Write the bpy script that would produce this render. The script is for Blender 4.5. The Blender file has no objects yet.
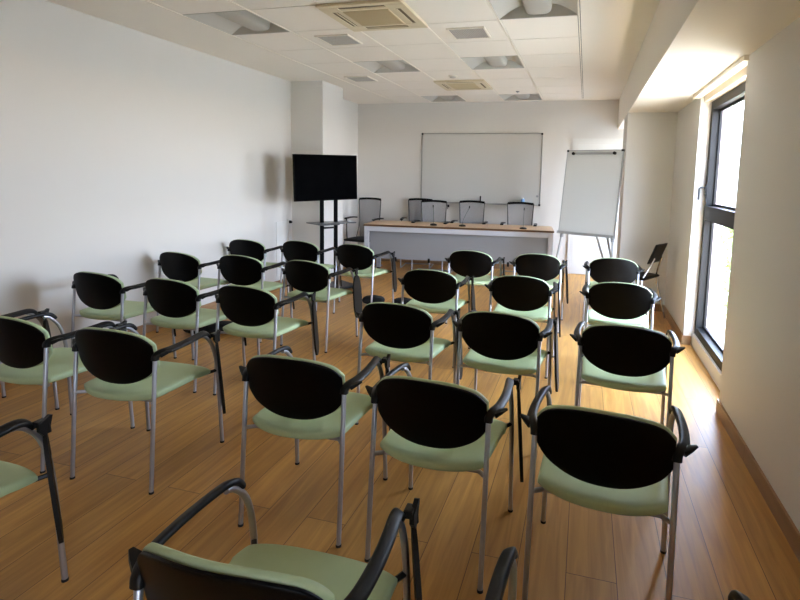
import bpy, bmesh, math, random
from mathutils import Vector, Matrix
random.seed(7)
S = bpy.context.scene
COL = S.collection
PI = math.pi
R = math.radians
HC = 1.5                      # camera height above the floor
H = 2.707                     # ceiling height
XL, XR, YB, YR = -3.857, 0.908, 8.40, -1.9
XF = .940                     # inner face of the window wall beyond the window   # left wall, right wall, back wall, wall behind the camera

# ------------------------------------------------------------------ materials
def lin(r, g, b):
    f = lambda c: (c/255/12.92) if c/255 <= .04045 else ((c/255+.055)/1.055)**2.4
    return (f(r), f(g), f(b), 1)

def mat(name, rgb, rough=.5, metal=0., spec=.5, noise=0., nscale=40., bump=0., bscale=200., alpha=1.):
    m = bpy.data.materials.new(name); m.use_nodes = True
    nt = m.node_tree; b = nt.nodes['Principled BSDF']
    b.inputs['Base Color'].default_value = lin(*rgb)
    b.inputs['Roughness'].default_value = rough
    b.inputs['Metallic'].default_value = metal
    b.inputs['Specular IOR Level'].default_value = spec
    b.inputs['Alpha'].default_value = alpha
    tc = nt.nodes.new('ShaderNodeTexCoord')
    if noise:
        n = nt.nodes.new('ShaderNodeTexNoise'); n.inputs['Scale'].default_value = nscale; n.inputs['Detail'].default_value = 3
        nt.links.new(tc.outputs['Object'], n.inputs['Vector'])
        mx = nt.nodes.new('ShaderNodeMix'); mx.data_type = 'RGBA'
        c = lin(*rgb)
        mx.inputs[6].default_value = tuple(x*(1-noise) for x in c[:3])+(1,)
        mx.inputs[7].default_value = tuple(min(1, x*(1+noise)) for x in c[:3])+(1,)
        nt.links.new(n.outputs['Fac'], mx.inputs[0]); nt.links.new(mx.outputs[2], b.inputs['Base Color'])
    if bump:
        n2 = nt.nodes.new('ShaderNodeTexNoise'); n2.inputs['Scale'].default_value = bscale
        nt.links.new(tc.outputs['Object'], n2.inputs['Vector'])
        bp = nt.nodes.new('ShaderNodeBump'); bp.inputs['Strength'].default_value = bump; bp.inputs['Distance'].default_value = .002
        nt.links.new(n2.outputs['Fac'], bp.inputs['Height']); nt.links.new(bp.outputs['Normal'], b.inputs['Normal'])
    return m

M = {}
M['wall'] = mat('white wall paint', (217, 213, 207), .8, noise=.015, nscale=3, bump=.05, bscale=150)
M['rear'] = mat('taupe bounce-cutting paint', (150, 138, 126), .85, noise=.02, nscale=3)  # unseen rear wall toned darker to cut bounce onto the right wall
M['ceil'] = mat('white ceiling paint', (236, 230, 220), .9, noise=.015, nscale=3)
M['tile'] = mat('mineral ceiling tile', (238, 231, 221), .95, noise=.03, nscale=120, bump=.1, bscale=300)
M['gap'] = mat('shadow gap', (40, 38, 36), 1.)
M['bar'] = mat('white ceiling bar', (236, 228, 214), .55)
M['lampwhite'] = mat('white enamel reflector', (196, 192, 184), .6)
M['lampperf'] = mat('perforated lamp basket', (182, 178, 170), .7, noise=.06, nscale=300)
M['acbeige'] = mat('yellowed beige plastic', (216, 202, 172), .5)
M['acdark'] = mat('dark tan slot', (112, 98, 74), .7)
M['acgrille'] = mat('tan intake grille', (206, 190, 156), .7, noise=.08, nscale=150)
M['vent'] = mat('grey vent slats', (176, 170, 162), .6)
M['black'] = mat('black moulded plastic', (3, 3, 4), .42, spec=.12, bump=.08, bscale=500)
M['armblack'] = mat('black arm plastic', (13, 13, 13), .42, spec=.3)
M['tablet'] = mat('dark brown laminate', (34, 31, 27), .6, spec=.12)
M['green'] = mat('pale green vinyl', (177, 194, 150), .5, spec=.4, noise=.03, nscale=30, bump=.06, bscale=400)
M['steel'] = mat('satin grey steel', (178, 180, 188), .36, metal=.85)
M['chrome'] = mat('bright chrome', (205, 205, 205), .18, metal=1.)
M['rubber'] = mat('dark rubber', (22, 22, 22), .7)
M['alu'] = mat('dark grey aluminium', (20, 19, 19), .5, metal=0, spec=.25)
M['silver'] = mat('silver aluminium', (168, 168, 166), .4, metal=.6)
M['board'] = mat('white enamel board', (196, 195, 191), .4)
M['deskgrey'] = mat('light grey metal', (196, 198, 204), .45)
M['panelgrey'] = mat('mid grey metal panel', (144, 145, 147), .55, noise=.02, nscale=6)
M['screen'] = mat('black glass screen', (2, 2, 3), .5, spec=.01)
M['doorwhite'] = mat('white door lacquer', (222, 220, 215), .5)
M['blue'] = mat('pale blue plastic', (120, 160, 205), .3)
M['matte'] = mat('matte black steel', (6, 6, 6), .7, spec=.06)
M['shelfglass'] = mat('grey shelf', (70, 72, 74), .3)
M['darkcloth'] = mat('dark grey cloth', (16, 16, 17), .9, noise=.2, nscale=60)
M['pinkrender'] = mat('pinkish outside render', (188, 168, 172), .9)
M['outground'] = mat('pale sandy ground', (190, 180, 160), 1., noise=.15, nscale=.6)
M['leaf'] = mat('pale green leaves', (120, 140, 74), .8, noise=.35, nscale=9)
M['house'] = mat('pale house wall', (214, 210, 206), .9)
M['housewin'] = mat('dim house window', (90, 100, 112), .3)

def wood(name, c1, c2, width, length, rough=.35, grain=.55):
    m = bpy.data.materials.new(name); m.use_nodes = True
    nt = m.node_tree; b = nt.nodes['Principled BSDF']; L = nt.links.new
    tc = nt.nodes.new('ShaderNodeTexCoord')
    mp = nt.nodes.new('ShaderNodeMapping'); mp.inputs['Rotation'].default_value = (0, 0, R(-90))
    L(tc.outputs['Object'], mp.inputs['Vector'])
    br = nt.nodes.new('ShaderNodeTexBrick'); br.offset = .37; br.offset_frequency = 2
    br.inputs['Scale'].default_value = 1; br.inputs['Brick Width'].default_value = length; br.inputs['Row Height'].default_value = width
    br.inputs['Mortar Size'].default_value = .0016; br.inputs['Mortar Smooth'].default_value = .2; br.inputs['Bias'].default_value = 0
    br.inputs['Color1'].default_value = (0, 0, 0, 1); br.inputs['Color2'].default_value = (1, 1, 1, 1); br.inputs['Mortar'].default_value = (.5, .5, .5, 1)
    L(mp.outputs['Vector'], br.inputs['Vector'])
    # grain stretched along the plank, shifted per plank
    mp2 = nt.nodes.new('ShaderNodeMapping'); mp2.inputs['Scale'].default_value = (26, 1.6, 10)
    add = nt.nodes.new('ShaderNodeVectorMath'); add.operation = 'ADD'
    sc = nt.nodes.new('ShaderNodeVectorMath'); sc.operation = 'SCALE'; sc.inputs['Scale'].default_value = 7.3
    L(br.outputs['Color'], sc.inputs[0]); L(tc.outputs['Object'], add.inputs[0]); L(sc.outputs['Vector'], add.inputs[1])
    L(add.outputs['Vector'], mp2.inputs['Vector'])
    n = nt.nodes.new('ShaderNodeTexNoise'); n.inputs['Scale'].default_value = 1; n.inputs['Detail'].default_value = 6; n.inputs['Distortion'].default_value = 1.1
    L(mp2.outputs['Vector'], n.inputs['Vector'])
    r = nt.nodes.new('ShaderNodeValToRGB'); r.color_ramp.elements[0].position = .3; r.color_ramp.elements[1].position = .7
    r.color_ramp.elements[0].color = lin(*c1); r.color_ramp.elements[1].color = lin(*c2)
    L(n.outputs['Fac'], r.inputs['Fac'])
    # plank to plank tone
    mr = nt.nodes.new('ShaderNodeMapRange'); mr.inputs['To Min'].default_value = 1-.2*grain; mr.inputs['To Max'].default_value = 1+.17*grain
    L(br.outputs['Color'], mr.inputs['Value'])
    mul = nt.nodes.new('ShaderNodeVectorMath'); mul.operation = 'SCALE'
    L(r.outputs['Color'], mul.inputs[0]); L(mr.outputs['Result'], mul.inputs['Scale'])
    mx = nt.nodes.new('ShaderNodeMix'); mx.data_type = 'RGBA'; mx.inputs[7].default_value = lin(96, 64, 34)
    L(br.outputs['Fac'], mx.inputs[0]); L(mul.outputs['Vector'], mx.inputs[6]); L(mx.outputs[2], b.inputs['Base Color'])
    b.inputs['Roughness'].default_value = rough; b.inputs['Specular IOR Level'].default_value = .5
    rr = nt.nodes.new('ShaderNodeMapRange'); rr.inputs['To Min'].default_value = rough-.06; rr.inputs['To Max'].default_value = rough+.12
    L(n.outputs['Fac'], rr.inputs['Value']); L(rr.outputs['Result'], b.inputs['Roughness'])
    bp = nt.nodes.new('ShaderNodeBump'); bp.inputs['Strength'].default_value = .25; bp.inputs['Distance'].default_value = .002
    L(n.outputs['Fac'], bp.inputs['Height']); L(bp.outputs['Normal'], b.inputs['Normal'])
    return m
M['floor'] = wood('oak plank floor', (172, 121, 56), (208, 155, 80), .185, 1.9, .38)
M['skirt'] = wood('oak skirting', (146, 112, 78), (168, 132, 96), 3., 3., .4, .4)
M['desktop'] = wood('beech desk top', (196, 160, 124), (212, 178, 142), 5., 9., .4, .2)

def glass(name, tint, refl=.08):
    m = bpy.data.materials.new(name); m.use_nodes = True
    nt = m.node_tree; nt.nodes.clear(); L = nt.links.new
    o = nt.nodes.new('ShaderNodeOutputMaterial'); mx = nt.nodes.new('ShaderNodeMixShader')
    t = nt.nodes.new('ShaderNodeBsdfTransparent'); t.inputs['Color'].default_value = tint
    g = nt.nodes.new('ShaderNodeBsdfGlossy'); g.inputs['Roughness'].default_value = .02
    f = nt.nodes.new('ShaderNodeFresnel'); f.inputs['IOR'].default_value = 1.45
    ge = nt.nodes.new('ShaderNodeNewGeometry'); iv = nt.nodes.new('ShaderNodeMath'); iv.operation = 'SUBTRACT'; iv.inputs[0].default_value = 1
    mu = nt.nodes.new('ShaderNodeMath'); mu.operation = 'MULTIPLY'        # reflection on the entry face only
    L(ge.outputs['Backfacing'], iv.inputs[1]); L(iv.outputs[0], mu.inputs[0]); L(f.outputs[0], mu.inputs[1])
    L(mu.outputs[0], mx.inputs[0]); L(t.outputs[0], mx.inputs[1]); L(g.outputs[0], mx.inputs[2]); L(mx.outputs[0], o.inputs[0])
    return m
M['glass'] = glass('clear window glass', (.97, .98, .98, 1))

def meshfabric():
    m = bpy.data.materials.new('grey open mesh'); m.use_nodes = True
    nt = m.node_tree; nt.nodes.clear(); L = nt.links.new
    o = nt.nodes.new('ShaderNodeOutputMaterial'); mx = nt.nodes.new('ShaderNodeMixShader'); mx.inputs[0].default_value = .62
    t = nt.nodes.new('ShaderNodeBsdfTransparent'); d = nt.nodes.new('ShaderNodeBsdfDiffuse'); d.inputs['Color'].default_value = lin(168, 168, 168)
    tc = nt.nodes.new('ShaderNodeTexCoord'); w = nt.nodes.new('ShaderNodeTexNoise'); w.inputs['Scale'].default_value = 260
    L(tc.outputs['Object'], w.inputs['Vector'])
    mr = nt.nodes.new('ShaderNodeMapRange'); mr.inputs['To Min'].default_value = .35; mr.inputs['To Max'].default_value = .65
    L(w.outputs['Fac'], mr.inputs['Value']); L(mr.outputs['Result'], mx.inputs[0])
    L(t.outputs[0], mx.inputs[1]); L(d.outputs[0], mx.inputs[2]); L(mx.outputs[0], o.inputs[0])
    return m
M['mesh'] = meshfabric()

# ------------------------------------------------------------------ mesh helpers
def box(bm, x0, x1, y0, y1, z0, z1, bev=0.):
    vs = [bm.verts.new((x, y, z)) for z in (z0, z1) for y in (y0, y1) for x in (x0, x1)]
    fs = [bm.faces.new([vs[i] for i in q]) for q in ((0, 2, 3, 1), (4, 5, 7, 6), (0, 1, 5, 4), (2, 6, 7, 3), (0, 4, 6, 2), (1, 3, 7, 5))]
    if bev:
        es = list({e for f in fs for e in f.edges})
        bmesh.ops.bevel(bm, geom=es, offset=bev, segments=2, affect='EDGES', profile=.6)

def tube(bm, pts, r, seg=12, caps=True, flat=None):
    """sweep a circle (or ellipse: flat=(sideways, up) radii) along a polyline"""
    pts = [Vector(p) for p in pts]; rings = []
    up0 = None
    for i, p in enumerate(pts):
        a = pts[max(i-1, 0)]; c = pts[min(i+1, len(pts)-1)]
        t = (c-a).normalized()
        if up0 is None:
            up0 = Vector((0, 0, 1)) if abs(t.z) < .9 else Vector((0, 1, 0))
        s = t.cross(up0)
        if s.length < 1e-6: s = Vector((1, 0, 0))
        s.normalize(); u = s.cross(t).normalized(); up0 = u
        rr = r[i] if isinstance(r, (list, tuple)) else r
        if flat: fx, fy = flat[i] if isinstance(flat, list) else flat
        ring = []
        for k in range(seg):
            an = 2*PI*k/seg
            if flat: ring.append(bm.verts.new(p + s*fx*math.copysign(abs(math.cos(an))**.6, math.cos(an)) + u*fy*math.copysign(abs(math.sin(an))**.6, math.sin(an))))
            else: ring.append(bm.verts.new(p + s*rr*math.cos(an) + u*rr*math.sin(an)))
        rings.append(ring)
    for a, b in zip(rings, rings[1:]):
        for k in range(seg):
            bm.faces.new((a[k], a[(k+1) % seg], b[(k+1) % seg], b[k]))
    if caps:
        bm.faces.new(list(reversed(rings[0]))); bm.faces.new(rings[-1])

def smooth_path(pts, n=4):
    P = [Vector(p) for p in pts]; out = []
    for i in range(len(P)-1):
        p0 = P[max(i-1, 0)]; p1 = P[i]; p2 = P[i+1]; p3 = P[min(i+2, len(P)-1)]
        for k in range(n):
            t = k/n
            out.append(.5*((2*p1)+(p2-p0)*t+(2*p0-5*p1+4*p2-p3)*t*t+(3*p1-p0-3*p2+p3)*t**3))
    out.append(P[-1]); return out

def pillow(bm, fp, fn, th, nu=24, nv=14, power=6., edge=.0):
    """closed padded sheet: fp(u,v) mid-surface, fn(u,v) its normal, thickness th falling off at the rim"""
    def prof(u, v):
        a = max(0, 1-abs(u)**power)*max(0, 1-abs(v)**power)
        return edge+(1-edge)*a**.5
    def w(i, n): return math.sin((i/n*2-1)*PI/2)
    top = {}; bot = {}
    for i in range(nu+1):
        for j in range(nv+1):
            u, v = w(i, nu), w(j, nv); p = Vector(fp(u, v)); n = Vector(fn(u, v)).normalized(); h = th/2*prof(u, v)
            rim = (i in (0, nu) or j in (0, nv)) and edge == 0
            top[i, j] = bm.verts.new(p+n*h)
            bot[i, j] = top[i, j] if rim else bm.verts.new(p-n*h)
    for i in range(nu):
        for j in range(nv):
            bm.faces.new((top[i, j], top[i+1, j], top[i+1, j+1], top[i, j+1]))
            f = (bot[i, j], bot[i, j+1], bot[i+1, j+1], bot[i+1, j])
            try: bm.faces.new(f)
            except ValueError: pass
    if edge:
        loop = [(i, 0) for i in range(nu)]+[(nu, j) for j in range(nv)]+[(i, nv) for i in range(nu, 0, -1)]+[(0, j) for j in range(nv, 0, -1)]
        for a, b in zip(loop, loop[1:]+loop[:1]):
            bm.faces.new((top[a], bot[a], bot[b], top[b]))

def plate(bm, pts2, axis, c, th):
    """extrude a 2-D outline: axis 'x' -> pts are (y,z) at x=c; 'y' -> (x,z); 'z' -> (x,y)"""
    def P(a, b, d):
        return (d, a, b) if axis == 'x' else (a, d, b) if axis == 'y' else (a, b, d)
    A = [bm.verts.new(P(a, b, c-th/2)) for a, b in pts2]; B = [bm.verts.new(P(a, b, c+th/2)) for a, b in pts2]
    n = len(pts2)
    bm.faces.new(A); bm.faces.new(list(reversed(B)))
    for i in range(n): bm.faces.new((A[i], B[i], B[(i+1) % n], A[(i+1) % n]))

def lathe(bm, prof, c=(0, 0), seg=20):
    rings = [[bm.verts.new((c[0]+r*math.cos(2*PI*k/seg), c[1]+r*math.sin(2*PI*k/seg), z)) for k in range(seg)] for r, z in prof]
    for a, b in zip(rings, rings[1:]):
        for k in range(seg): bm.faces.new((a[k], a[(k+1) % seg], b[(k+1) % seg], b[k]))
    bm.faces.new(list(reversed(rings[0]))); bm.faces.new(rings[-1])

def mesh_of(name, fn, m, smooth=False, angle=40):
    bm = bmesh.new(); fn(bm)
    bmesh.ops.recalc_face_normals(bm, faces=bm.faces)
    me = bpy.data.meshes.new(name); bm.to_mesh(me); bm.free()
    me.materials.append(m)
    if smooth:
        for p in me.polygons: p.use_smooth = True
        try: me.set_sharp_from_angle(angle=R(angle))
        except Exception: pass
    return me

def obj(name, fn, m, parent=None, smooth=False, angle=40, loc=None, kind=None):
    me = fn if isinstance(fn, bpy.types.Mesh) else mesh_of(name, fn, m, smooth, angle)
    o = bpy.data.objects.new(name, me); COL.objects.link(o)
    if parent: o.parent = parent
    if loc: o.location = loc
    if kind: o['kind'] = kind
    return o

def tag(o, label, cat, group=None):
    o['label'] = label; o['category'] = cat
    if group: o['group'] = group
    return o

def thing(name, label, cat, loc=(0, 0, 0), rz=0, group=None):
    o = bpy.data.objects.new(name, None); COL.objects.link(o); o.empty_display_size = .1
    o.location = loc; o.rotation_euler = (0, 0, rz)
    return tag(o, label, cat, group)

def struct(name, fn, m, parent=None, smooth=False):
    return obj(name, fn, m, parent, smooth, kind=None if parent else 'structure')

def copy_tree(o, parent=None):
    c = o.copy(); COL.objects.link(c)
    if parent: c.parent = parent
    for ch in list(o.children): copy_tree(ch, c)
    return c

def boxes(*bs):
    def f(bm):
        for b in bs: box(bm, *b)
    return f

# ------------------------------------------------------------------ room shell
T = .2
struct('floor', boxes((XL-T, 1.165, YR-T, YB+T, -.15, 0)), M['floor'])
struct('wall_left', boxes((XL-T, XL, YR-T, YB+T, 0, H+.25)), M['wall'])
struct('wall_back', boxes((XL, 1.165, YB, YB+T, 0, H+.25)), M['wall'])
struct('wall_rear', boxes((XL, 1.165, YR-T, YR, 0, H+.25)), M['rear'])
WY0, WY1, WX = 3.61, 5.10, 1.03      # window opening along the right wall, plane of its frame
SZ = 2.264                           # underside of the soffit
W2A, W2B = 7.4, 8.1
W3A, W3B = -1.45, -.85
OX = 1.165                           # outer face of the window wall
struct('wall_right', boxes((XR, OX, YR, W3A, 0, H+.25), (XR, OX, W3B, WY0, 0, H+.25), (WX-.02, OX, W3A, W3B, 0, .115), (XF+.03, OX, W3A, W3B, SZ, H+.25), (XF, OX, WY1, W2A, 0, H+.25), (XF, OX, W2B, YB, 0, H+.25), (WX-.02, OX, W2A, W2B, 0, .115), (XF+.03, OX, W2A, W2B, SZ, H+.25),
                           (WX-.02, OX, WY0, WY1, 0, .115), (XF+.03, OX, WY0, WY1, SZ, H+.25)), M['wall'])
struct('pillar', boxes((XL, -3.385, 6.27, 6.86, 0, H)), M['wall'])
struct('pillar', boxes((.42, XF, 6.33, 6.95, 0, SZ)), M['wall'])
struct('trim_1', boxes((.42, XF+.03, YR, YB, SZ, H+.05)), M['ceil'])   # dropped soffit along the window side

# ceiling: plaster border + tile field
TX, TY, TS = -3.113, 4.110, .6
R0, R1 = -10, 7
lamps = [(0, -1), (4, -1), (1, 2), (3, 2), (1, 6), (3, 6), (2, -5), (0, -7), (4, -7)]
TY1 = TY+R1*TS; TY0 = TY+R0*TS; TX1 = TX+5*TS
def f_ceil(bm):
    box(bm, XL, TX-.005, YR, YB, H, H+.06); box(bm, TX1+.011, .42, YR, YB, H, H+.06)
    box(bm, TX-.005, TX1+.011, TY1, YB, H, H+.06); box(bm, TX-.005, TX1+.011, YR, TY0, H, H+.06)
    box(bm, XL, .42, YR, YB, H+.14, H+.2)
struct('ceiling', f_ceil, M['ceil'])
def f_tiles(bm):
    for i in range(5):
        for j in range(R0, R1):
            if (i, j) in lamps: continue
            box(bm, TX+i*TS+.011, TX+(i+1)*TS-.011, TY+j*TS+.005, TY+(j+1)*TS-.005, H+.001, H+.012)
tiles = struct('trim_2', f_tiles, M['tile'])
def f_gap(bm):
    for i in range(5):
        for j in range(R0, R1):
            if (i, j) in lamps: continue
            box(bm, TX+i*TS, TX+(i+1)*TS, TY+j*TS, TY+(j+1)*TS, H+.0125, H+.02)
struct('trim_3', lambda bm: (f_gap(bm), box(bm, TX1, TX1+.011, TY0, TY1, H+.0125, H+.02)), M['gap'])
def f_bars(bm):
    for i in range(6): box(bm, TX+i*TS-.0055, TX+i*TS+.0055, TY0, TY1, H-.003, H+.02)
struct('trim_4', f_bars, M['bar'])

# skirting boards
SK = .012
struct('baseboard_left', boxes((XL, XL+SK, YR, 6.27-SK, 0, .085), (XL+SK, -3.385+SK, 6.27-SK, 6.27, 0, .085), (-3.385, -3.385+SK, 6.27, 6.86, 0, .085)), M['skirt'])
struct('baseboard_right', boxes((XR-SK, XR, W3B, WY0, 0, .092), (XR-SK, XR, YR, W3A, 0, .092), (XR-SK, WX-.03, WY0, WY0+SK, 0, .092), (XF-SK, XF, WY1, 6.33-SK, 0, .085), (XF-SK, WX-.025, WY1-SK, WY1, 0, .085),
                               (.42, XF, 6.33-SK, 6.33, 0, .085)), M['skirt'])
struct('baseboard_back', boxes((XL, -.27, YB-SK, YB, 0, .085)), M['skirt'])

# door in the back wall behind the flip chart
d = bpy.data.objects.new('door_1', None); COL.objects.link(d); d['kind'] = 'structure'
obj('door_frame', boxes((-.23, -.165, YB-.02, YB, 0, 2.06), (.735, .80, YB-.02, YB, 0, 2.06), (-.23, .80, YB-.02, YB, 2.06, 2.125)), M['doorwhite'], d)
obj('door_leaf', boxes((-.16, .73, YB-.012, YB, .006, 2.052)), M['doorwhite'], d)

# window
w1 = bpy.data.objects.new('window_1', None); COL.objects.link(w1); w1['kind'] = 'structure'
WZ0, WZ1, TZ0, TZ1 = .115, 2.20, 1.17, 1.29
FD = .07
def frame_rect(bm, y0, y1, z0, z1, t, x0, x1):
    box(bm, x0, x1, y0, y0+t, z0, z1); box(bm, x0, x1, y1-t, y1, z0, z1)
    box(bm, x0, x1, y0+t, y1-t, z0, z0+t); box(bm, x0, x1, y0+t, y1-t, z1-t, z1)
obj('window_frame', lambda bm: (frame_rect(bm, WY0, WY1, WZ0, WZ1, .07, WX, WX+FD), box(bm, WX-.004, WX+FD, WY0+.07, WY1-.07, TZ0, TZ1)), M['alu'], w1)
up = obj('upper_sash', lambda bm: frame_rect(bm, WY0+.072, WY1-.072, TZ1+.002, WZ1-.072, .02, WX+.055, WX+FD+.005), M['alu'], w1)
lo = obj('lower_sash', lambda bm: frame_rect(bm, WY0+.072, WY1-.072, WZ0+.072, TZ0-.002, .02, WX+.055, WX+FD+.005), M['alu'], w1)
obj('pane', boxes((WX+.06, WX+.066, WY0+.085, WY1-.085, TZ1+.015, WZ1-.085)), M['glass'], up)
obj('pane', boxes((WX+.06, WX+.066, WY0+.085, WY1-.085, WZ0+.085, TZ0-.015)), M['glass'], lo)
def f_handle(bm):
    box(bm, WX-.012, WX, WY1-.062, WY1-.028, 1.38, 1.48, .004)
    tube(bm, [(WX-.005, WY1-.045, 1.45), (WX-.05, WY1-.045, 1.45), (WX-.06, WY1-.05, 1.44), (WX-.062, WY1-.052, 1.34)], .009, 10)
obj('handle', f_handle, M['armblack'], w1, True)
obj('blind_rail', boxes((XF+.03, WX, WY0, WY1, WZ1, SZ)), M['bar'], w1)
for nm, ya, yb in (('window_2', W2A, W2B), ('fill_window_3', W3A, W3B)):     # unseen windows: first behind the right pillar, second added to brighten the near floor
    w2 = bpy.data.objects.new(nm, None); COL.objects.link(w2); w2['kind'] = 'structure'
    obj('window_frame', lambda bm: (frame_rect(bm, ya, yb, WZ0, WZ1, .07, WX, WX+FD), box(bm, WX-.004, WX+FD, ya+.07, yb-.07, TZ0, TZ1)), M['alu'], w2)
    obj('pane', boxes((WX+.06, WX+.066, ya+.07, yb-.07, TZ1, WZ1-.07)), M['glass'], w2)
    obj('pane', boxes((WX+.06, WX+.066, ya+.07, yb-.07, WZ0+.07, TZ0)), M['glass'], w2)
    obj('blind_rail', boxes((XF+.03, WX, ya, yb, WZ1, SZ)), M['bar'], w2)
struct('trim_5', boxes((XR-.028, XR+.03, WY0-.03, WY1+.02, SZ-.03, SZ)), M['bar'])      # curtain rail under the soffit

# ------------------------------------------------------------------ ceiling fittings
def cell(i, j): return (TX+(i+.5)*TS, TY+(j+.5)*TS)
def troffer_parts(root):
    a = .296; dz = .1
    obj('housing', boxes((-a, a, -a, a, dz, dz+.008), (-a, -a+.006, -a, a, 0, dz), (a-.006, a, -a, a, 0, dz), (-a, a, -a, -a+.006, 0, dz), (-a, a, a-.006, a, 0, dz)), M['lampwhite'], root)
    def refl(s):
        def f(bm):
            n = 14; P = []
            for k in range(n+1):
                t = k/n*PI/2
                P.append((s*(.285-.175*math.sin(t)), .004+.088*(1-math.cos(t))**.8 if k else .004))
            P = [(s*(.29-.2*(k/n)), .002+.09*math.sin(k/n*PI/2)) for k in range(n+1)]
            for y0, y1 in ((-.288, .288),):
                A = [bm.verts.new((x, y0, z)) for x, z in P]; B = [bm.verts.new((x, y1, z)) for x, z in P]
                A2 = [bm.verts.new((x, y0, z+.004)) for x, z in P]; B2 = [bm.verts.new((x, y1, z+.004)) for x, z in P]
                for k in range(n):
                    bm.faces.new((A[k], A[k+1], B[k+1], B[k])); bm.faces.new((A2[k], B2[k], B2[k+1], A2[k+1]))
        return f
    obj('reflector', refl(-1), M['lampwhite'], root, True); obj('reflector', refl(1), M['lampwhite'], root, True)
    def basket(bm):
        n = 16
        P = [(-.105, .098), (-.10, .06), (-.092, .038), (-.075, .026), (-.05, .021), (0, .019), (.05, .021), (.075, .026), (.092, .038), (.10, .06), (.105, .098)]
        n = len(P)-1
        A = [bm.verts.new((x, -.287, z)) for x, z in P]; B = [bm.verts.new((x, .287, z)) for x, z in P]
        for k in range(n): bm.faces.new((A[k], A[k+1], B[k+1], B[k]))
        bm.faces.new(A); bm.faces.new(list(reversed(B)))
    obj('lamp_basket', basket, M['lampperf'], root, True)
lamp_labels = {(0, -1): 'unlit recessed square ceiling lamp beside the left wall, nearest the camera on that side',
               (4, -1): 'unlit recessed square ceiling lamp nearest the window side, cut by the top of the photo',
               (1, 2): 'unlit recessed ceiling lamp midway along the room on the pillar side',
               (3, 2): 'unlit recessed ceiling lamp midway along the room, just in front of the small round sprinkler row',
               (1, 6): 'unlit recessed ceiling lamp against the back wall, left of the far air conditioning cassette',
               (3, 6): 'unlit recessed ceiling lamp against the back wall, right of the far air conditioning cassette'}
lamp_labels[(3, 2)] = 'unlit recessed ceiling lamp midway along the room, beyond the window-side square vent'
l0 = None
for ij in lamps:
    lab = lamp_labels.get(ij)
    if lab is None: continue
    if l0 is None:
        l0 = thing('ceiling_lamp', lab, 'ceiling lamp', group='recessed ceiling lamps'); troffer_parts(l0); o = l0
    else:
        o = copy_tree(l0); o['label'] = lab
    x, y = cell(*ij); o.location = (x, y, H)
# blank covers over the cells behind the camera
struct('trim_6', boxes(*[(cell(i, j)[0]-.297, cell(i, j)[0]+.297, cell(i, j)[1]-.297, cell(i, j)[1]+.297, H+.001, H+.02) for i, j in lamps if (i, j) not in lamp_labels]), M['tile'])

def cassette_parts(root):
    a = .325
    def panel(bm):
        # frame ring left open where the four outlet slots sit
        zs = (-.022, 0)
        s0, s1 = .225, .271
        box(bm, -a, a, -a, -s1, *zs, .006); box(bm, -a, a, s1, a, *zs, .006); box(bm, -a, -s1, -s1, s1, *zs); box(bm, s1, a, -s1, s1, *zs)
        for q in (-1, 1):
            for r in (-1, 1):
                x0, x1 = sorted((q*.181, q*s1)); y0, y1 = sorted((r*.181, r*s1)); box(bm, x0, x1, y0, y1, *zs)
        box(bm, -s0, s0, -s0, s0, -.020, 0, .005)
    obj('panel', panel, M['acbeige'], root)
    for k in range(4):
        def slot(bm, k=k):
            box(bm, -.178, .178, .228, .268, -.0185, -.004)
            bmesh.ops.rotate(bm, verts=bm.verts, matrix=Matrix.Rotation(k*PI/2, 3, 'Z'), cent=(0, 0, 0))
        obj('outlet_slot', slot, M['acdark'], root)
        def flap(bm, k=k):
            v = [bm.verts.new(p) for p in ((-.172, .229, -.022), (.172, .229, -.022), (.172, .243, -.0195), (-.172, .243, -.0195), (-.172, .229, -.025), (.172, .229, -.025), (.172, .244, -.0225), (-.172, .244, -.0225))]
            for q in ((0, 1, 2, 3), (4, 7, 6, 5), (0, 4, 5, 1), (2, 6, 7, 3), (1, 5, 6, 2), (0, 3, 7, 4)): bm.faces.new([v[i] for i in q])
            bmesh.ops.rotate(bm, verts=bm.verts, matrix=Matrix.Rotation(k*PI/2, 3, 'Z'), cent=(0, 0, 0))
        obj('flap', flap, M['acbeige'], root)
    def grille(bm):
        box(bm, -.18, .18, -.18, .18, -.024, -.019)
        for k in range(18): box(bm, -.175, .175, -.172+.0195*k, -.164+.0195*k, -.027, -.023)
    obj('intake_grille', grille, M['acgrille'], root)
ac = thing('ceiling_air_conditioner', 'large yellowed square air conditioning cassette in the ceiling, nearer one', 'air conditioner', (*cell(2, -1), H), 0, 'ceiling air conditioning cassettes')
cassette_parts(ac)
a2 = copy_tree(ac); a2.location = (*cell(2, 4), H); a2['label'] = 'small-looking far air conditioning cassette in the ceiling near the whiteboard wall'

def vent_parts(root):
    a = .16
    obj('frame', lambda bm: [box(bm, *b) for b in ((-a, a, -a, -a+.014, -.012, 0), (-a, a, a-.014, a, -.012, 0), (-a, -a+.014, -a+.014, a-.014, -.012, 0), (a-.014, a, -a+.014, a-.014, -.012, 0))], M['bar'], root)
    def slats(bm):
        box(bm, -a+.014, a-.014, -a+.014, a-.014, -.002, 0)
        for k in range(20):
            x = -a+.017+k*.0145
            box(bm, x, x+.010, -a+.014, a-.014, -.009, -.003)
    obj('slats', slats, M['vent'], root)
vt = thing('ceiling_vent', 'square grey ventilation grille in the ceiling between the near cassette and the left wall', 'vent', (*cell(1, 0), H), 0, 'square ceiling vents'); vent_parts(vt)
v2 = copy_tree(vt); v2.location = (*cell(3, 0), H); v2['label'] = 'square grey ventilation grille in the ceiling on the window side of the near cassette'
v3 = copy_tree(vt); v3.location = (*cell(0, 3), H); v3['label'] = 'square grey ventilation grille in the ceiling close to the left pillar top'
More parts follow.
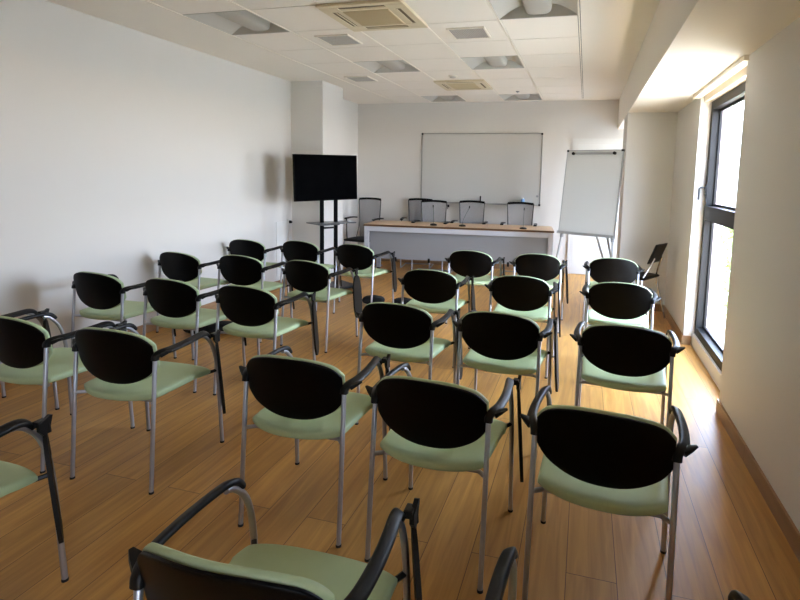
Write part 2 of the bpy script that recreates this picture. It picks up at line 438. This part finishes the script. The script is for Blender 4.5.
sd = thing('smoke_detector', 'small round white smoke detector on the ceiling in front of the far cassette', 'detector', (*cell(2, 3), H))
obj('base', lambda bm: lathe(bm, [(.055, 0), (.055, -.014), (.05, -.016)]), M['bar'], sd, True)
obj('sensor_head', lambda bm: lathe(bm, [(.04, -.016), (.034, -.026), (.02, -.03)]), M['lampwhite'], sd, True)
sp = thing('sprinkler', 'tiny ceiling sprinkler near the back wall on the window side', 'sprinkler', (cell(3, 5)[0]+.02, cell(3, 5)[1]+.05, H))
obj('rose', lambda bm: lathe(bm, [(.028, .004), (.028, 0), (.022, -.008)]), M['silver'], sp, True)
obj('sprinkler_head', lambda bm: lathe(bm, [(.008, -.008), (.008, -.014), (.012, -.016), (.012, -.018)]), M['steel'], sp, True)

# ------------------------------------------------------------------ conference chairs
LX, FY = .243, .25
RX = .227
CZ = .640                           # rear joint height
def joint(s): return Vector((s*.225, -.185, CZ))
def rear_leg(s):
    return lambda bm: tube(bm, [(s*RX, -FY+.008, .006), (s*.2265, -.2145, .32), joint(s)-Vector((0, 0, .004)), (s*.226, -.165, CZ+.012)], .0098, 12)
def front_leg(s):
    pts = smooth_path([(s*LX, FY, .006), (s*.24, .243, .2), (s*.237, .236, .38), (s*.235, .222, .50), (s*.234, .196, .578), (s*.236, .160, .624), (s*.237, .135, .642), (s*.238, .115, .648)], 4)
    return lambda bm: tube(bm, pts, .0102, 12)
def foot(s, y):
    return lambda bm: lathe(bm, [(.0116, 0), (.0116, .008), (.0104, .010)], (s*(LX if y > 0 else RX), y if y > 0 else y+.008), 12)
def arm(s):
    def f(bm):
        # sleeve over the rear joint flaring outwards, then the pad running forward
        P = smooth_path([(s*.225, -.186, .622), (s*.226, -.183, .638), (s*.233, -.168, .650), (s*.246, -.138, .655), (s*.251, -.10, .655), (s*.253, -.02, .657), (s*.248, .06, .659), (s*.241, .12, .659), (s*.237, .155, .648), (s*.236, .178, .622)], 3)
        n = len(P)
        fl = []
        for i in range(n):
            t = i/(n-1)
            if t < .12: fl.append((.0155, .0155))
            elif t < .36: k = (t-.12)/.24; fl.append((.015+.003*k, .015-.006*k))
            elif t < .8: k = (t-.36)/.44; fl.append((.018-.001*k, .009+.0015*k))
            else: k = (t-.8)/.2; fl.append((.017-.003*k, .0105-.001*k))
        tube(bm, P, .01, 14, True, fl)
        # wing tip pointing out and back at the joint
        W = [(s*.240, -.166, .643), (s*.262, -.153, .653), (s*.285, -.144, .662)]
        tube(bm, W, .01, 10, True, [(.018, .012), (.016, .008), (.006, .003)])
    return f
def zt(u): return .768-.058*abs(u)**2.5-.022*max(0, (abs(u)-.78)/.22)**2
def zb(u): return .488+.080*abs(u)**2.4+.020*max(0, (abs(u)-.78)/.22)**2
def back_mid(off, grow=0.):
    def f(u, v):
        z0, z1 = zb(u)-grow, zt(u)+grow
        z = z0+(z1-z0)*(v+1)/2
        t = (z-.48)/.27
        return ((.218+grow)*u, -.152-.038*(1-u*u)-.072*t*(.7+.3*(1-u*u))+off, z)
    return f
def back_n(u, v): return (-.32*u, 1, .24)
def hw(v):
    return .22+.008*v if v < .6 else .2248+.005*(1-(v-.6)/.4)
def seat_mid(u, v):
    yr = -.242+.075*abs(u)**2.4; yf = .222-.03*abs(u)**3
    y = yr+(yf-yr)*(v+1)/2
    z = .442-.012*(1-u*u)*(1-v*v)-.014*max(0, v)**3
    return (hw(v)*u, y, z)
def seat_n(u, v): return (0, 0, 1)
def tablet_fn(psi):
    def f(bm):
        n = 36; pts = []
        for k in range(n):
            a = 2*PI*k/n
            c, s_ = math.cos(a), math.sin(a)
            pts.append((.095*math.copysign(abs(c)**.75, c)*(1-.12*s_), .195*math.copysign(abs(s_)**.8, s_)))
        plate(bm, pts, 'x', 0, .013)
        bmesh.ops.translate(bm, verts=bm.verts, vec=(0, -.004, -.25))
        bmesh.ops.rotate(bm, verts=bm.verts, matrix=Matrix.Rotation(R(-4), 3, 'Y'), cent=(0, 0, 0))
        bmesh.ops.rotate(bm, verts=bm.verts, matrix=Matrix.Rotation(psi, 3, 'Z'), cent=(0, 0, 0))
    return f
def hinge_fn(bm):
    box(bm, -.02, .006, -.022, .016, -.022, .0, .005)
    tube(bm, [(0, .012, -.005), (0.002, .014, -.05)], .011, 10)
    plate(bm, [(-.02, -.035), (.0, -.06), (.018, -.03), (.028, .008), (.02, .011), (.0, .0), (-.02, -.008)], 'x', .004, .013)

CH = {}
def chair_meshes():
    for s, k in ((-1, 'l'), (1, 'r')):
        CH['rear_leg'+k] = mesh_of('leg', rear_leg(s), M['steel'], True)
        CH['front_leg'+k] = mesh_of('leg', front_leg(s), M['steel'], True)
        CH['foot_r'+k] = mesh_of('foot_cap', foot(s, -FY), M['rubber'], True)
        CH['foot_f'+k] = mesh_of('foot_cap', foot(s, FY), M['rubber'], True)
        CH['arm'+k] = mesh_of('armrest', arm(s), M['armblack'], True, 50)
    CH['shell'] = mesh_of('backrest', lambda bm: pillow(bm, back_mid(0), back_n, .012, 32, 18, 14, .5), M['black'], True, 50)
    CH['pad'] = mesh_of('back_cushion', lambda bm: pillow(bm, back_mid(.019, .003), back_n, .028, 32, 16, 10, .25), M['green'], True, 60)
    CH['seat'] = mesh_of('seat', lambda bm: pillow(bm, seat_mid, seat_n, .046, 28, 28, 12, .3), M['green'], True, 60)
    def pan(bm):
        pillow(bm, lambda u, v: (seat_mid(u*.72, v*.72)[0], seat_mid(u*.72, v*.72)[1], .414), seat_n, .02, 16, 16, 10, .5)
    CH['pan'] = mesh_of('seat_pan', pan, M['armblack'], True, 50)
    for y, k in ((-.205, 'a'), (.2, 'b')):
        ye = -.208 if y < 0 else .232
        yi = -.165 if y < 0 else .17
        CH['bar'+k] = mesh_of('crossbar', lambda bm, ye=ye, yi=yi, xe=(.224 if y < 0 else .236): tube(bm, [(-xe, ye, .424), (-.19, yi, .414), (0, yi, .411), (.19, yi, .414), (xe, ye, .424)], .009, 8), M['steel'] if k == 'a' else M['armblack'], True)
    CH['hinge'] = mesh_of('hinge', hinge_fn, M['armblack'])
chair_meshes()
TAB = {}
def make_chair(label, x, y, th, tab=None):
    t = thing('conference_chair', label, 'chair', (x, y, 0), R(th), 'green conference chairs in rows')
    obj('seat', CH['seat'], None, t); obj('seat_pan', CH['pan'], None, t)
    b = obj('backrest', CH['shell'], None, t); obj('back_cushion', CH['pad'], None, t)
    for k in 'lr':
        l = obj('leg', CH['rear_leg'+k], None, t); obj('foot_cap', CH['foot_r'+k], None, l)
        l = obj('leg', CH['front_leg'+k], None, t); obj('foot_cap', CH['foot_f'+k], None, l)
        obj('armrest', CH['arm'+k], None, t)
    obj('crossbar', CH['bara'], None, t); obj('crossbar', CH['barb'], None, t)
    if tab is not None:
        if tab not in TAB: TAB[tab] = mesh_of('writing_tablet', tablet_fn(R(tab)), M['tablet'])
        w = obj('writing_tablet', TAB[tab], None, t, loc=(.264, .192, .646)); w['label'] = 'dark folded writing tablet'
        obj('hinge', CH['hinge'], None, w)
    return t

chairs = [
 ('black-backed chair with green seat, front row, beside the left wall', -3.562, 5.058, 1, 35),
 ('black-backed chair with green seat, front row, directly before the television stand', -2.985, 5.209, -2, 30),
 ('black-backed chair with green seat, front row, by the left end of the desk', -2.31, 5.19, -6, 17),
 ('black-backed chair with green seat, second row, closest to the left wall', -3.535, 4.054, -2, 39),
 ('black-backed chair with green seat, second row, middle of the three on the wall side', -2.94, 4.119, 0, 33),
 ('black-backed chair with green seat, second row, on the aisle, writing tablet turned broadside', -2.25, 4.09, -5, 9),
 ('black-backed chair with green seat, third row, closest to the left wall', -3.36, 3.077, -1, 45),
 ('black-backed chair with green seat, third row, middle of the three on the wall side', -2.715, 3.076, -2, 39),
 ('black-backed chair with green seat, third row, on the aisle, narrow tablet hanging in front', -2.11, 3.071, -2, 25),
 ('black-backed chair with green seat, fourth row, cut by the left edge of the photo', -2.735, 2.07, -3, 36),
 ('black-backed chair standing on open floor, fourth row, on the wall side of the aisle', -2.118, 2.07, 2, 40),
 ('chair almost wholly beyond the left edge, only a tablet tip showing', -3.37, 2.12, -3, 50),
 ('black-backed chair with green seat, nearest full row, leftmost of three on the window side', -1.125, 2.013, 1, 25),
 ('black-backed chair with green seat, nearest full row, middle of three on the window side', -.512, 1.968, -3, 12),
 ('largest black-backed chair in view, nearest full row, at the window end', .113, 1.90, -5, None),
 ('black-backed chair with green seat, third row, leftmost of three on the window side', -1.025, 2.979, -3, 10),
 ('black-backed chair with green seat, third row, middle of three on the window side', -.414, 2.985, -3.5, 3),
 ('black-backed chair with green seat, third row, at the window end', .25, 2.955, -3.5, None),
 ('black-backed chair with green seat, second row, leftmost of three on the window side', -1.162, 4.08, 0, 5),
 ('black-backed chair with green seat, second row, middle of three on the window side', -.443, 4.095, -.5, 4),
 ('black-backed chair with green seat, second row, at the window end', .282, 4.11, -1, None),
 ('black-backed chair with green seat, front row, facing the middle of the desk', -1.078, 5.246, -2, 8),
 ('black-backed chair with green seat, front row, by the right end of the desk', -.422, 5.3, 0, 6),
 ('black-backed chair with green seat, front row, in front of the flip chart', .29, 5.33, 1, None),
 ('chair cut by the left edge at the bottom, green seat and right arm showing', -2.008, 1.075, 0, 53),
 ('chair at the bottom edge seen from above, green back cushion and seat showing', -.652, 1.0, 1, 22),
 ('chair cut by the bottom edge, only two black arms showing', .115, .955, 1, None),
]
for c in chairs: make_chair(*c)

# ------------------------------------------------------------------ speakers' desk
DA = Vector((-3.11, 6.97)); DB = Vector((-.39, 7.28)); DV = DB-DA; DLEN = DV.length; DZ = .78
desk = thing('conference_desk', 'long speakers desk with beech top and grey metal front below the whiteboard', 'desk', (DA.x, DA.y, 0), math.atan2(DV.y, DV.x))
DW = .72
obj('desk_top', boxes((0, DLEN, 0, DW, DZ-.028, DZ, .004)), M['desktop'], desk)
obj('front_rail', boxes((.075, DLEN-.075, .012, .05, DZ-.1, DZ-.03)), M['deskgrey'], desk)
obj('modesty_panel', boxes((.075, DLEN-.075, .09, .11, .27, DZ-.03)), M['panelgrey'], desk)
for x0 in (.01, DLEN-.075):
    l = obj('leg', boxes((x0, x0+.065, .012, .07, .03, DZ-.028, .004), (x0, x0+.065, DW-.07, DW-.012, .03, DZ-.028, .004), (x0+.005, x0+.06, .07, DW-.07, DZ-.1, DZ-.03)), M['deskgrey'], desk)
    obj('foot', boxes((x0+.01, x0+.055, .02, .062, 0, .03), (x0+.01, x0+.055, DW-.062, DW-.02, 0, .03)), M['rubber'], l)
for x in (.45, .95, 1.5, 2.1):
    obj('panel_bracket', boxes((x, x+.03, .085, .118, .235, .30)), M['armblack'], desk)
def d2w(x, y, z=DZ):
    u = DV.normalized(); n = Vector((-u.y, u.x)); q = DA+u*x+n*y
    return (q.x, q.y, z)
def mic(px, py, lean, label):
    t = thing('desk_microphone', label, 'microphone', (px, py, DZ), R(6), 'gooseneck microphones on the desk')
    obj('base', lambda bm: lathe(bm, [(.05, 0), (.052, .008), (.046, .02), (.02, .028)]), M['armblack'], t, True)
    obj('gooseneck', lambda bm: tube(bm, smooth_path([(0, 0, .02), (lean*.15, 0, .1), (lean*.6, -.01, .2), (lean, -.04, .27)]), .0025, 8), M['armblack'], t, True)
    obj('microphone_head', lambda bm: tube(bm, [(lean, -.04, .27), (lean*1.05, -.055, .29), (lean*1.08, -.065, .302)], [.006, .008, .006], 10), M['black'], t, True)
mic(-2.13, 7.27, .0, 'black gooseneck microphone on the desk, in front of the overlapping pair of mesh chairs')
mic(-1.71, 7.33, .1, 'black gooseneck microphone leaning sideways on the desk before the middle mesh chair')
mic(-.83, 7.36, .005, 'black gooseneck microphone on the desk before the mesh chair at the flip chart end')

# mesh chairs behind the desk
def mesh_chair(label, x, y, rz):
    t = thing('mesh_chair', label, 'chair', (x, y, 0), R(rz), 'grey mesh chairs at the desk')
    # faces -y in its own frame; back at y = .2
    f = lambda s: smooth_path([(s*.235, -.2, .013), (s*.235, -.2, .35), (s*.235, -.17, .43), (s*.235, .0, .445), (s*.23, .17, .46), (s*.215, .215, .75), (s*.2, .225, 1.1)], 3)
    obj('frame', lambda bm: (tube(bm, f(-1)[:-6], .011, 10), tube(bm, f(1)[:-6], .011, 10), tube(bm, [(-.235, -.2, .013), (-.235, .22, .013), (.235, .22, .013), (.235, -.2, .013)], .011, 10)), M['steel'], t, True)
    obj('back_frame', lambda bm: [tube(bm, [(s*.226, .18, .47), (s*.205, .212, .62), (s*.186, .214, .76), (s*.192, .216, .90), (s*.206, .222, 1.1)], .0065, 8) for s in (-1, 1)], M['armblack'], t, True)
    def back(u, v): return ((.198+.014*v)*u, .214+.006*v+.04*(1-u*u)*.6, .78+.315*v)
    obj('mesh_back', lambda bm: pillow(bm, back, lambda u, v: (0, 1, 0), .004, 14, 10, 30, .9), M['mesh'], t, True)
    obj('top_rail', lambda bm: tube(bm, smooth_path([(-.2, .224, 1.098), (-.1, .242, 1.106), (0, .248, 1.108), (.1, .242, 1.106), (.2, .224, 1.098)], 3), .014, 10, True, (.009, .018)), M['black'], t, True)
    obj('seat', lambda bm: pillow(bm, lambda u, v: (.22*u, -.01+.22*v, .455), seat_n, .05, 16, 16, 10, .3), M['darkcloth'], t, True, 60)
    for s in (-1, 1):
        obj('armrest', lambda bm, s=s: (tube(bm, smooth_path([(s*.25, -.12, .79), (s*.255, .05, .80), (s*.245, .2, .79)], 4), .012, 10, True, (.026, .012)), tube(bm, [(s*.237, -.1, .44), (s*.25, -.1, .79)], .009, 8)), M['armblack'], t, True, 50)
    return t
mesh_chair('grey mesh-backed chair behind the desk, partly hidden by the mesh chair overlapping it', -2.63, 8.06, 8)
mesh_chair('grey mesh-backed chair behind the desk, under the lower left corner of the whiteboard', -2.28, 7.62, 4)
mesh_chair('grey mesh-backed chair behind the desk below the middle of the whiteboard', -1.735, 7.90, 2)
mesh_chair('grey mesh-backed chair behind the desk in front of the pale blue bottle', -.965, 7.95, 3)
mesh_chair('grey mesh-backed chair standing between the television and the desk end', -3.45, 7.72, -6)

# ------------------------------------------------------------------ whiteboard and its tray things
wb = thing('whiteboard', 'wide wall-mounted whiteboard with thin grey frame above the desk', 'whiteboard', (-1.69, YB, 1.635))
WBW, WBH = .998, .572
obj('writing_surface', boxes((-WBW+.012, WBW-.012, -.018, -.004, -WBH+.012, WBH-.012)), M['board'], wb)
obj('frame', boxes((-WBW, WBW, -.024, 0, WBH-.014, WBH), (-WBW, WBW, -.024, 0, -WBH, -WBH+.014), (-WBW, -WBW+.014, -.024, 0, -WBH+.014, WBH-.014), (WBW-.014, WBW, -.024, 0, -WBH+.014, WBH-.014)), M['silver'], wb)
for sx in (-1, 1):
    for sz in (-1, 1):
        x0, x1 = sorted((sx*(WBW+.003), sx*(WBW-.025))); z0, z1 = sorted((sz*(WBH+.003), sz*(WBH-.025)))
        obj('corner_cap', boxes((x0, x1, -.027, 0, z0, z1, .003)), M['armblack'], wb)
obj('pen_tray', boxes((-.6, .75, -.085, -.024, -WBH-.004, -WBH+.004), (-.6, .75, -.09, -.085, -WBH-.004, -WBH+.014)), M['silver'], wb)
TZ = 1.635-WBH+.004
b = thing('bottle', 'pale blue plastic bottle on the whiteboard tray behind a mesh chair', 'bottle', (-.965, YB-.055, TZ))
obj('bottle_body', lambda bm: lathe(bm, [(.028, 0), (.03, .01), (.03, .085), (.018, .1)]), M['blue'], b, True)
obj('cap', lambda bm: lathe(bm, [(.016, .1), (.016, .118)]), M['doorwhite'], b, True)
k = thing('marker_pen', 'black marker pen standing upright on the whiteboard tray', 'pen', (-1.36, YB-.055, TZ))
k.location = (-1.655, YB-.055, TZ)
obj('pen_body', lambda bm: lathe(bm, [(.011, 0), (.011, .085)], seg=12), M['armblack'], k, True)
obj('cap', lambda bm: lathe(bm, [(.012, .085), (.012, .12), (.008, .126)], seg=12), M['rubber'], k, True)
tag(obj('board_magnet', lambda bm: tube(bm, [(-.742, YB-.018, 1.215), (-.742, YB-.032, 1.215)], .018, 16), M['panelgrey'], None, True), 'round dark magnet near the right edge of the whiteboard', 'magnet')
def f_hook(bm):
    box(bm, -2.225, -2.19, YB-.012, YB, .985, 1.03, .003)
    tube(bm, [(-2.207, YB-.01, 1.02), (-2.207, YB-.04, 1.0), (-2.207, YB-.045, .975), (-2.215, YB-.035, .96)], .006, 8)
tag(obj('wall_hook', f_hook, M['armblack'], None), 'small black hook on the back wall just under the whiteboard', 'hook')

# ------------------------------------------------------------------ television on its stand
st = thing('television_stand', 'black two-pole floor stand with shelf carrying the television', 'stand', (-3.152, 5.992, 0), R(58))
for s in (-1, 1):
    obj('pole', boxes((s*.1-.02, s*.1+.02, -.02, .02, .06, 1.62, .004)), M['matte'], st)
obj('crossbar', boxes((-.074, .074, -.012, .012, .80, .825)), M['armblack'], st)
obj('shelf', boxes((-.245, .325, -.14, .14, .868, .882, .004), (-.13, .13, -.05, .05, .845, .868)), M['shelfglass'], st)
obj('mount', boxes((-.2, .2, -.045, -.02, 1.40, 1.43), (-.2, .2, -.045, -.02, 1.52, 1.55)), M['armblack'], st)
obj('base', boxes((-.32, .32, -.2, .2, .03, .06, .008)), M['armblack'], st)
for sx in (-1, 1):
    for sy in (-1, 1):
        obj('caster', lambda bm, sx=sx, sy=sy: tube(bm, [(sx*.27-.012, sy*.16, .02), (sx*.27+.012, sy*.16, .02)], .02, 14), M['rubber'], st, True)
tv = thing('television', 'large switched-off flat black television before the left pillar', 'television', (-3.133, 5.90, 1.45), R(58))
tv.rotation_euler = (0, R(-1.26), R(58))
obj('body', boxes((-.441, .441, -.012, .025, -.284, .284, .004)), M['matte'], tv)
obj('screen', boxes((-.431, .431, -.016, -.012, -.271, .274)), M['screen'], tv)
obj('back_housing', boxes((-.3, .3, .025, .04, -.2, .15, .004)), M['armblack'], tv)

# ------------------------------------------------------------------ flip chart
fc = thing('flip_chart', 'white flip chart board on an aluminium tripod easel near the right pillar', 'flip chart', (.052, 6.36, 0), R(-25.35))
tilt = R(7.9); FH = .9975/2; FC = 1.352
def fl(x, z, dy=0):        # board coordinates -> local
    return Vector((x, math.sin(tilt)*z+math.cos(tilt)*dy, FC+math.cos(tilt)*z-math.sin(tilt)*dy))
def fbox(x0, x1, z0, z1, d0, d1):
    def f(bm):
        vs = [bm.verts.new(fl(x, z, dd)) for dd in (d0, d1) for z in (z0, z1) for x in (x0, x1)]
        for q in ((0, 1, 3, 2), (4, 6, 7, 5), (0, 4, 5, 1), (2, 3, 7, 6), (0, 2, 6, 4), (1, 5, 7, 3)): bm.faces.new([vs[i] for i in q])
    return f
def multi(*fs):
    def f(bm):
        for g in fs: g(bm)
    return f
obj('board', fbox(-.342, .342, -FH+.01, FH-.01, -.008, .012), M['board'], fc)
obj('frame', multi(fbox(-.35, -.340, -FH, FH, -.011, .015), fbox(.340, .35, -FH, FH, -.011, .015), fbox(-.34, .34, FH-.012, FH, -.011, .015)), M['silver'], fc)
obj('bottom_ledge', fbox(-.35, .35, -FH-.02, -FH+.012, -.05, .015), M['silver'], fc)
obj('paper_clamp', fbox(-.27, .27, FH-.055, FH-.03, -.02, -.008), M['silver'], fc)
for s in (-1, 1):
    obj('clamp_knob', lambda bm, s=s: tube(bm, [fl(s*.255, FH-.045, -.02), fl(s*.255, FH-.045, -.042)], .018, 14), M['armblack'], fc, True)
    obj('corner_cap', fbox(s*.352 if s < 0 else .325, -.325 if s < 0 else .352, FH-.022, FH+.003, -.014, .017), M['armblack'], fc)
for s in (-1, 1):
    l = obj('leg', lambda bm, s=s: tube(bm, [fl(s*.315, -FH+.02, .03), (s*.40, -.17, .012)], .0125, 12), M['silver'], fc, True)
    obj('leg_joint', lambda bm, s=s: tube(bm, [fl(s*.315, -FH+.03, .028), fl(s*.32, -FH-.06, .03)], .022, 12), M['panelgrey'], l, True)
    obj('rubber_foot', lambda bm, s=s: lathe(bm, [(.016, 0), (.016, .03)], (s*.40, -.17), 12), M['rubber'], l, True)
for x0, x1 in ((.11, .20), (.24, .255)):
    l = obj('leg', lambda bm, x0=x0, x1=x1: tube(bm, [fl(x0, .2, .03), fl(x0, -FH, .06), (x1, .42, .012)], .0125, 12), M['silver'], fc, True)
    obj('rubber_foot', lambda bm, x1=x1: lathe(bm, [(.016, 0), (.016, .03)], (x1, .42), 12), M['rubber'], l, True)

# ------------------------------------------------------------------ black visitor chair beside the right pillar
vc = thing('visitor_chair', 'small black plastic chair with chrome legs in the corner beside the right pillar', 'chair', (.59, 5.92, 0), R(60))
def vback(u, v): return (.14*u, -.2-.04*v, .74+.105*v)
obj('backrest', lambda bm: pillow(bm, vback, lambda u, v: (0, 1, .4), .022, 16, 10, 10, .4), M['armblack'], vc, True, 50)
obj('seat', lambda bm: pillow(bm, lambda u, v: (.19*u, .03+.19*v, .475), seat_n, .04, 16, 16, 10, .3), M['black'], vc, True, 60)
for s in (-1, 1):
    obj('leg', lambda bm, s=s: tube(bm, smooth_path([(s*.2, .2, .012), (s*.19, .17, .3), (s*.18, .13, .445), (s*.18, -.1, .455)], 3), .01, 10), M['chrome'], vc, True)
    obj('leg', lambda bm, s=s: tube(bm, smooth_path([(s*.2, -.24, .012), (s*.19, -.16, .3), (s*.18, -.13, .45), (s*.12, -.17, .58), (s*.1, -.215, .70)], 3), .01, 10), M['chrome'], vc, True)

# ------------------------------------------------------------------ small things
sk = thing('wall_socket', 'white wall socket with a black plug low on the left wall by the pillar', 'socket', (XL, 6.2, .84))
obj('plate', boxes((0, .008, -.04, .04, -.04, .04, .003)), M['doorwhite'], sk)
obj('plug', lambda bm: tube(bm, [(.008, 0, 0), (.03, 0, 0), (.045, 0, -.006)], [.022, .02, .012], 14), M['armblack'], sk, True)
pn = thing('access_panel', 'flush white access panel low on the left wall before the pillar', 'panel', (XL, 6.04, .5))
obj('panel_frame', boxes((0, .010, -.15, -.135, -.36, .36), (0, .010, .135, .15, -.36, .36), (0, .010, -.135, .135, .345, .36), (0, .010, -.135, .135, -.36, -.345)), M['doorwhite'], pn)
obj('panel_door', boxes((0, .006, -.13, .13, -.34, .34)), M['doorwhite'], pn)
def lump(label, x, y, rz, sx=.13, sy=.085, sz=.045):  # unidentified dark floor shapes, built as low padded forms
    t = thing('floor_lump', label, 'lump', (x, y, 0), R(rz), 'small dark lumps on the floor')
    def f(bm):
        pillow(bm, lambda u, v: (sx*u*(1-.12*v*v), sy*v*(1-.15*u*u), sz), seat_n, sz*2, 18, 14, 4, 0)
    obj('lump_body', f, M['darkcloth'], t, True, 80)
    obj('top_band', lambda bm: tube(bm, smooth_path([(-sx*.6, 0, sz*1.8), (-sx*.2, sy*.2, sz*2.1), (sx*.3, sy*.2, sz*2.05), (sx*.6, 0, sz*1.7)], 4), .004, 8, True, (.009, .003)), M['rubber'], t, True)
lump('low dark bag on the floor behind the aisle leg of the third front row chair', -2.33, 5.52, 10)
lump('low dark bag on the floor in the aisle below a hanging tablet', -1.96, 5.53, -5)
lump('long dark bag on the floor under the second row near the left wall', -3.30, 3.98, 22, .25, .1, .05)

# ------------------------------------------------------------------ outside
struct('trim_7', boxes((1.11, 1.175, WY1-.03, WY1-.002, .118, 2.262)), M['pinkrender'])      # pinkish outer reveal beyond the window
out = bpy.data.objects.new('outside_ground', None)
tag(obj('outside_ground', boxes((3, 120, -60, 120, -4.2, -4)), M['outground']), 'bright sandy ground outside the window', 'ground')['kind'] = 'structure'
hb = thing('apartment_block', 'pale apartment block far outside the window', 'building', (26, 86, -4))
obj('wall', boxes((-9, 14, -5, 5, 0, 8.5)), M['house'], hb)
obj('roof', boxes((-9.4, 14.4, -5.4, 5.4, 8.5, 8.9)), M['pinkrender'], hb)
for i in range(7):
    for j in range(2):
        obj('window', boxes((-7.5+i*3, -6.1+i*3, -5.08, -4.98, 2+j*3.2, 3.7+j*3.2)), M['housewin'], hb)
rng = random.Random(3)
def bush_fn(r, h, n):
    def f(bm):
        for k in range(n):
            a = rng.random()*2*PI; rr = r*math.sqrt(rng.random()); z = h*(.15+.85*rng.random()); rr *= math.sin(PI*min(.97, .25+.7*z/h))
            c = Vector((rr*math.cos(a), rr*math.sin(a), z)); d1 = Vector((rng.gauss(0, 1), rng.gauss(0, 1), rng.gauss(0, 1))).normalized(); d2 = d1.orthogonal().normalized()
            s = .09+.08*rng.random()
            v = [bm.verts.new(c+d1*s*1.4), bm.verts.new(c+d2*s*.6), bm.verts.new(c-d1*s*1.4), bm.verts.new(c-d2*s*.6)]
            bm.faces.new(v)
    return f
def stem_fn(h):
    return lambda bm: tube(bm, [(0, 0, 0), (.05, .02, h*.5), (0, .03, h*.9)], [.07, .05, .02], 8)
bl = ['pale leafy tree outside the window, nearest the glass', 'pale leafy tree outside, behind the nearest tree', 'low shrub outside at the foot of the window view', 'far pale shrub outside before the apartment block']
for lab, (x, y, r, h) in zip(bl, ((5.2, 20.5, 1.3, 4.2), (8.0, 27, 1.8, 4.4), (4.2, 13, 1.2, 2.2), (13, 40, 2.5, 3.6))):
    t = thing('garden_tree', lab, 'tree', (x, y, -4), 0, 'trees outside the window')
    obj('foliage', bush_fn(r, h, 650), M['leaf'], t); obj('trunk', stem_fn(h), M['skirt'], t, True)

# ------------------------------------------------------------------ light
wd = bpy.data.worlds.new('daylight'); S.world = wd; wd.use_nodes = True
nt = wd.node_tree; nt.nodes.clear(); L = nt.links.new
o = nt.nodes.new('ShaderNodeOutputWorld'); bg = nt.nodes.new('ShaderNodeBackground'); tc = nt.nodes.new('ShaderNodeTexCoord')
sx = nt.nodes.new('ShaderNodeSeparateXYZ'); rp = nt.nodes.new('ShaderNodeValToRGB')
mr = nt.nodes.new('ShaderNodeMapRange'); mr.inputs['From Min'].default_value = -1; mr.inputs['From Max'].default_value = 1
L(tc.outputs['Generated'], sx.inputs[0]); L(sx.outputs['Z'], mr.inputs['Value']); L(mr.outputs['Result'], rp.inputs['Fac'])
e = rp.color_ramp.elements
e[0].position = 0; e[0].color = (1.8, 1.46, 1.08, 1)
e[1].position = 1; e[1].color = (.56, .74, 1.1, 1)
q = e.new(.47); q.color = (1.8, 1.46, 1.08, 1)
q = e.new(.505); q.color = (.86, .97, 1.16, 1)
q = e.new(.62); q.color = (.76, .92, 1.25, 1)
L(rp.outputs['Color'], bg.inputs['Color']); bg.inputs['Strength'].default_value = 9.
L(bg.outputs[0], o.inputs[0])
def portal(y0, y1, z0, z1):
    l = bpy.data.lights.new('daylight_portal', 'AREA'); l.shape = 'RECTANGLE'; l.size = y1-y0; l.size_y = z1-z0
    l.cycles.is_portal = True
    ob = bpy.data.objects.new('daylight_portal', l); COL.objects.link(ob)
    ob.matrix_world = Matrix(((0, 0, 1, WX+.125), (1, 0, 0, (y0+y1)/2), (0, 1, 0, (z0+z1)/2), (0, 0, 0, 1)))
portal(WY0, WY1, WZ0, WZ1)
portal(W2A, W2B, WZ0, WZ1)
portal(W3A, W3B, WZ0, WZ1)

# ------------------------------------------------------------------ camera
f, cx, cy, yaw, pitch, roll = 518.08, 443.313, 233.298, 0.26558, 0.10967, 0.022029
cam = bpy.data.cameras.new('camera'); co = bpy.data.objects.new('camera', cam); COL.objects.link(co); S.camera = co
fw = Vector((-math.sin(yaw)*math.cos(pitch), math.cos(yaw)*math.cos(pitch), -math.sin(pitch)))
rt = Vector((math.cos(yaw), math.sin(yaw), 0)); upv = rt.cross(fw)
r2 = math.cos(roll)*rt+math.sin(roll)*upv; u2 = -math.sin(roll)*rt+math.cos(roll)*upv
co.matrix_world = Matrix(((r2.x, u2.x, -fw.x, 0), (r2.y, u2.y, -fw.y, 0), (r2.z, u2.z, -fw.z, HC), (0, 0, 0, 1)))
cam.sensor_width = 36; cam.lens = f/800*36
cam.shift_x = -(cx-400)/800; cam.shift_y = (cy-300)/800
cam.clip_start = .05; cam.clip_end = 500

vs = S.view_settings
vs.view_transform = 'Standard'; vs.look = 'None'; vs.gamma = 1; vs.use_curve_mapping = False
vs.exposure = 1.88
S.cycles.max_bounces = 12; S.cycles.diffuse_bounces = 8; S.cycles.glossy_bounces = 4; S.cycles.transparent_max_bounces = 12
S.cycles.use_denoising = True
S.cycles.sample_clamp_indirect = 10
